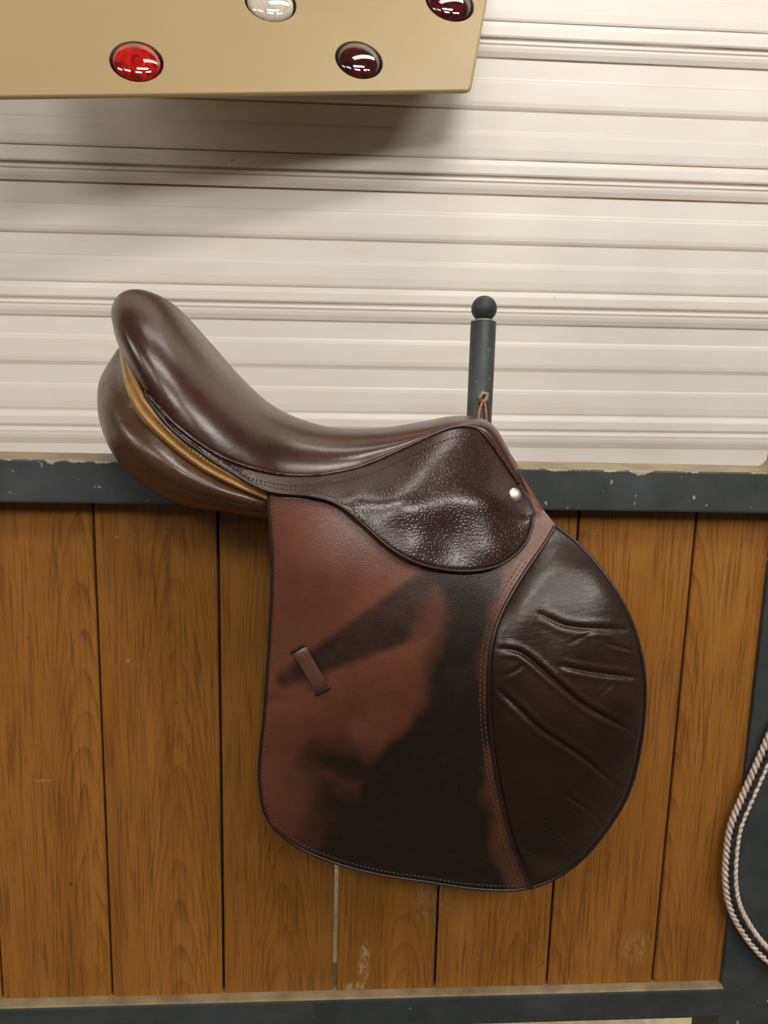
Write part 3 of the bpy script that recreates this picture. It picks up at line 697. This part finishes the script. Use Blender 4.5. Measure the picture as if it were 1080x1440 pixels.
sn_ = np.cross(nq, nq2); sn_ /= np.linalg.norm(sn_); sn_ = -sn_ if sn_[1] > 0 else sn_; sn_ = sn_ + np.array([-.1, -1.6, .1]); sn_ /= np.linalg.norm(sn_)
qm = Vector(sn_).to_track_quat('Z', 'Y').to_matrix(); v = []; srad = .0092
prof_s = [(srad, -.001), (srad, .0012)] + [(max(srad * math.cos(a), .0003), .0012 + .0038 * math.sin(a)) for a in np.linspace(.1, math.pi / 2, 9)]
for r_, h_ in prof_s:
    for t in np.linspace(0, 2 * np.pi, 28, endpoint=False): v.append(tuple(Vector(sc_) + qm @ Vector((r_ * math.cos(t), r_ * math.sin(t), h_))))
both('stud', fix(mesh('stud', v, grid_faces(len(prof_s), 28, wrap=True) + [tuple(range(28)), tuple(range((len(prof_s) - 1) * 28, len(prof_s) * 28))])), M_NICKEL, (skirt, skirt2), 'domed nickel stud')

# ---- tan double welt between seat and panel
WU = [(174, 476), (182, 503), (192, 529), (206, 558), (240, 601), (283, 637), (328, 664), (380, 691)]
WL = [(167, 488), (170, 514), (177, 547), (195, 585), (231, 621), (280, 659), (327, 684), (380, 706)]
Ww = [.014, .082, .128, .153, .168, .171, .168, .161]
nw = 90; wu = station_spline(WU, nw); wl = station_spline(WL, nw); wwt = station_spline([[a] for a in Ww], nw)[:, 0]
cr = np.linspace(0, 1, 17); ridge = .0075 * np.abs(np.sin(cr * math.pi * 2)) ** .7 - .004 * (1 - cr)
WG = wu[:, None] * (1 - cr)[None, :, None] + wl[:, None] * cr[None, :, None]
wid = np.linalg.norm(wl - wu, axis=1) / 26
both('welt', sheet_mesh('welt', WG, wwt[:, None] + .001 + ridge[None] * np.clip(wid, .4, 1.2)[:, None], .012), M_TAN, (sad, sad), 'tan double welt')

# ---- stuffed panels under the seat: closed loft
PU = [(169, 487), (172, 513), (179, 545), (197, 582), (233, 618), (282, 656), (328, 681), (380, 703), (430, 712), (520, 720)]
PL = [(163, 494), (142, 529), (136.5, 560), (141, 597), (159, 639), (194, 677), (252, 708), (328, 722), (400, 731), (500, 735)]
PWu = [.012, .080, .126, .151, .166, .169, .165, .157, .145, .12]; PWb = [.014, .074, .118, .150, .174, .184, .180, .164, .148, .12]; PWl = [.010, .042, .066, .088, .108, .120, .122, .118, .11, .10]
npn = 110; pu_ = station_spline(PU, npn); pl_ = station_spline(PL, npn)
a_ = station_spline(np.stack([PWu, PWb, PWl], 1), npn)
ring_n = 40; rings = []
for i in range(npn):
    u0, l0 = pu_[i], pl_[i]; wu_, wb_, wl_ = a_[i]; ring = []
    t = np.linspace(0, 1, 24)
    pxs = u0[None] * (1 - t)[:, None] + l0[None] * t[:, None]
    # outward arc: starts at wu_, swells to wb_, turns under to wl_
    w_arc = np.where(t < .38, wu_ + (wb_ - wu_) * np.sin(t / .38 * math.pi / 2), wl_ + (wb_ - wl_) * np.sqrt(np.clip(1 - ((t - .38) / .62) ** 2.2, 0, 1)))
    A = W(pxs[:, 0], pxs[:, 1], w_arc)
    # inner return to the gullet
    top_in = A[0].copy(); bot = A[-1]
    inw = min(wl_ * .5, .05)
    tt = np.linspace(0, 1, ring_n - 24 + 2)[1:-1]
    w_in = wl_ + (inw - wl_) * np.sin(tt * math.pi) ** .6; w_in = w_in + (wu_ - wl_) * tt ** 3
    B = np.stack([bot[0] + (top_in[0] - bot[0]) * tt, YC - w_in, bot[2] + (top_in[2] - bot[2]) * tt], 1)
    rings.append(np.vstack([A, B]))
v = np.vstack(rings); f = grid_faces(npn, ring_n, wrap=True) + [tuple(range(ring_n)), tuple(range((npn - 1) * ring_n, npn * ring_n))]
both('panel', fix(mesh('panel', v, f)), M_PANEL, (sad, sad), 'plump stuffed panel')

# ---- front arch of the panels showing as a tan brown strip ahead of the skirt
FU = spline([(700, 608), (713, 630), (732, 660), (759, 709), (784, 741)], 40); FW = np.interp(np.linspace(0, 1, 40), [0, .3, .7, 1], [.046, .048, .056, .084])
FI = spline([(684, 616), (696, 642), (714, 674), (738, 712), (766, 744)], 40)
tf = np.linspace(0, 1, 9)
FG = FI[:, None] * (1 - tf)[None, :, None] + FU[:, None] * tf[None, :, None]
both('front_facing', sheet_mesh('front_facing', FG, FW[:, None] - .012 * tf[None] ** 2, .022), leather('facing_leather', srgb(92, 60, 38), srgb(128, 90, 60), (.35, .45), coat=.05), (sad, sad))

# ================================================================ braided rope hanging on the post
m = Mat('white_cord'); M_WC = m.set(color=m.ramp(m.noise(160, 4), [(.3, srgb(176, 160, 146)), (.7, srgb(214, 200, 188))]), rough=.9, normal=m.bump(m.noise(700, 3), .5, .0006))
m = Mat('black_cord'); M_BC = m.set(color=m.ramp(m.noise(160, 4), [(.3, srgb(24, 20, 18)), (.7, srgb(44, 37, 33))]), rough=.9, normal=m.bump(m.noise(700, 3), .5, .0006))
rc = spline([(1098, 1012), (1080, 1053), (1064, 1090), (1049, 1124), (1033, 1165), (1027, 1211), (1027, 1245), (1033, 1275), (1047, 1303), (1067, 1330), (1090, 1350), (1120, 1355), (1150, 1335), (1168, 1290), (1172, 1230), (1164, 1160), (1150, 1100), (1132, 1050), (1116, 1012)], 700)
yrp = YQ - .010
cw = P(rc[:, 0], rc[:, 1], yrp)
t = np.gradient(cw, axis=0); t /= np.linalg.norm(t, axis=1, keepdims=True); sd_ = np.cross(t, [0, 1.0, 0]); sd_ /= np.linalg.norm(sd_, axis=1, keepdims=True)
sl = np.r_[0, np.cumsum(np.linalg.norm(np.diff(cw, axis=0), axis=1))]
nrope = 700
out_y = np.array([0, -1.0, 0])
rope = empty('braided_rope', tuple(cw[0]), 'black and white braided rope loop hanging on the dark post', 'rope')
PITCH = .0185
for s_, off in ((-1, 0.0), (1, .5)):
    for k_ in (0, 1):
        ph_ = 2 * math.pi * (sl / PITCH + off + k_ * .5)
        pts = cw + sd_ * (s_ * .0066 + .0019 * np.cos(ph_) )[:, None] + out_y * (.0022 * np.sin(ph_) * s_)[:, None]
        link('white_strand', tube_mesh('white_strand', pts, .0029, 7), M_WC, rope)
for k_ in (0, 1):
    ph_ = 2 * math.pi * (sl / PITCH + .25 + k_ * .5)
    pts = cw + sd_ * (.0030 * np.cos(ph_))[:, None] + out_y * (.0010 + .0012 * np.sin(ph_ * 1.0 + k_))[:, None]
    link('black_strand', tube_mesh('black_strand', pts, .0028, 7), M_BC, rope)
hkx = P(1107, 1008, yrp + .01)
pk = np.array([hkx[0], YQ + .001, hkx[2] - .004])
link('peg', tube_mesh('peg', [pk, pk + [0, -.03, 0], pk + [0, -.034, .004], pk + [0, -.036, .014]], .005, 10), M_POST, part)
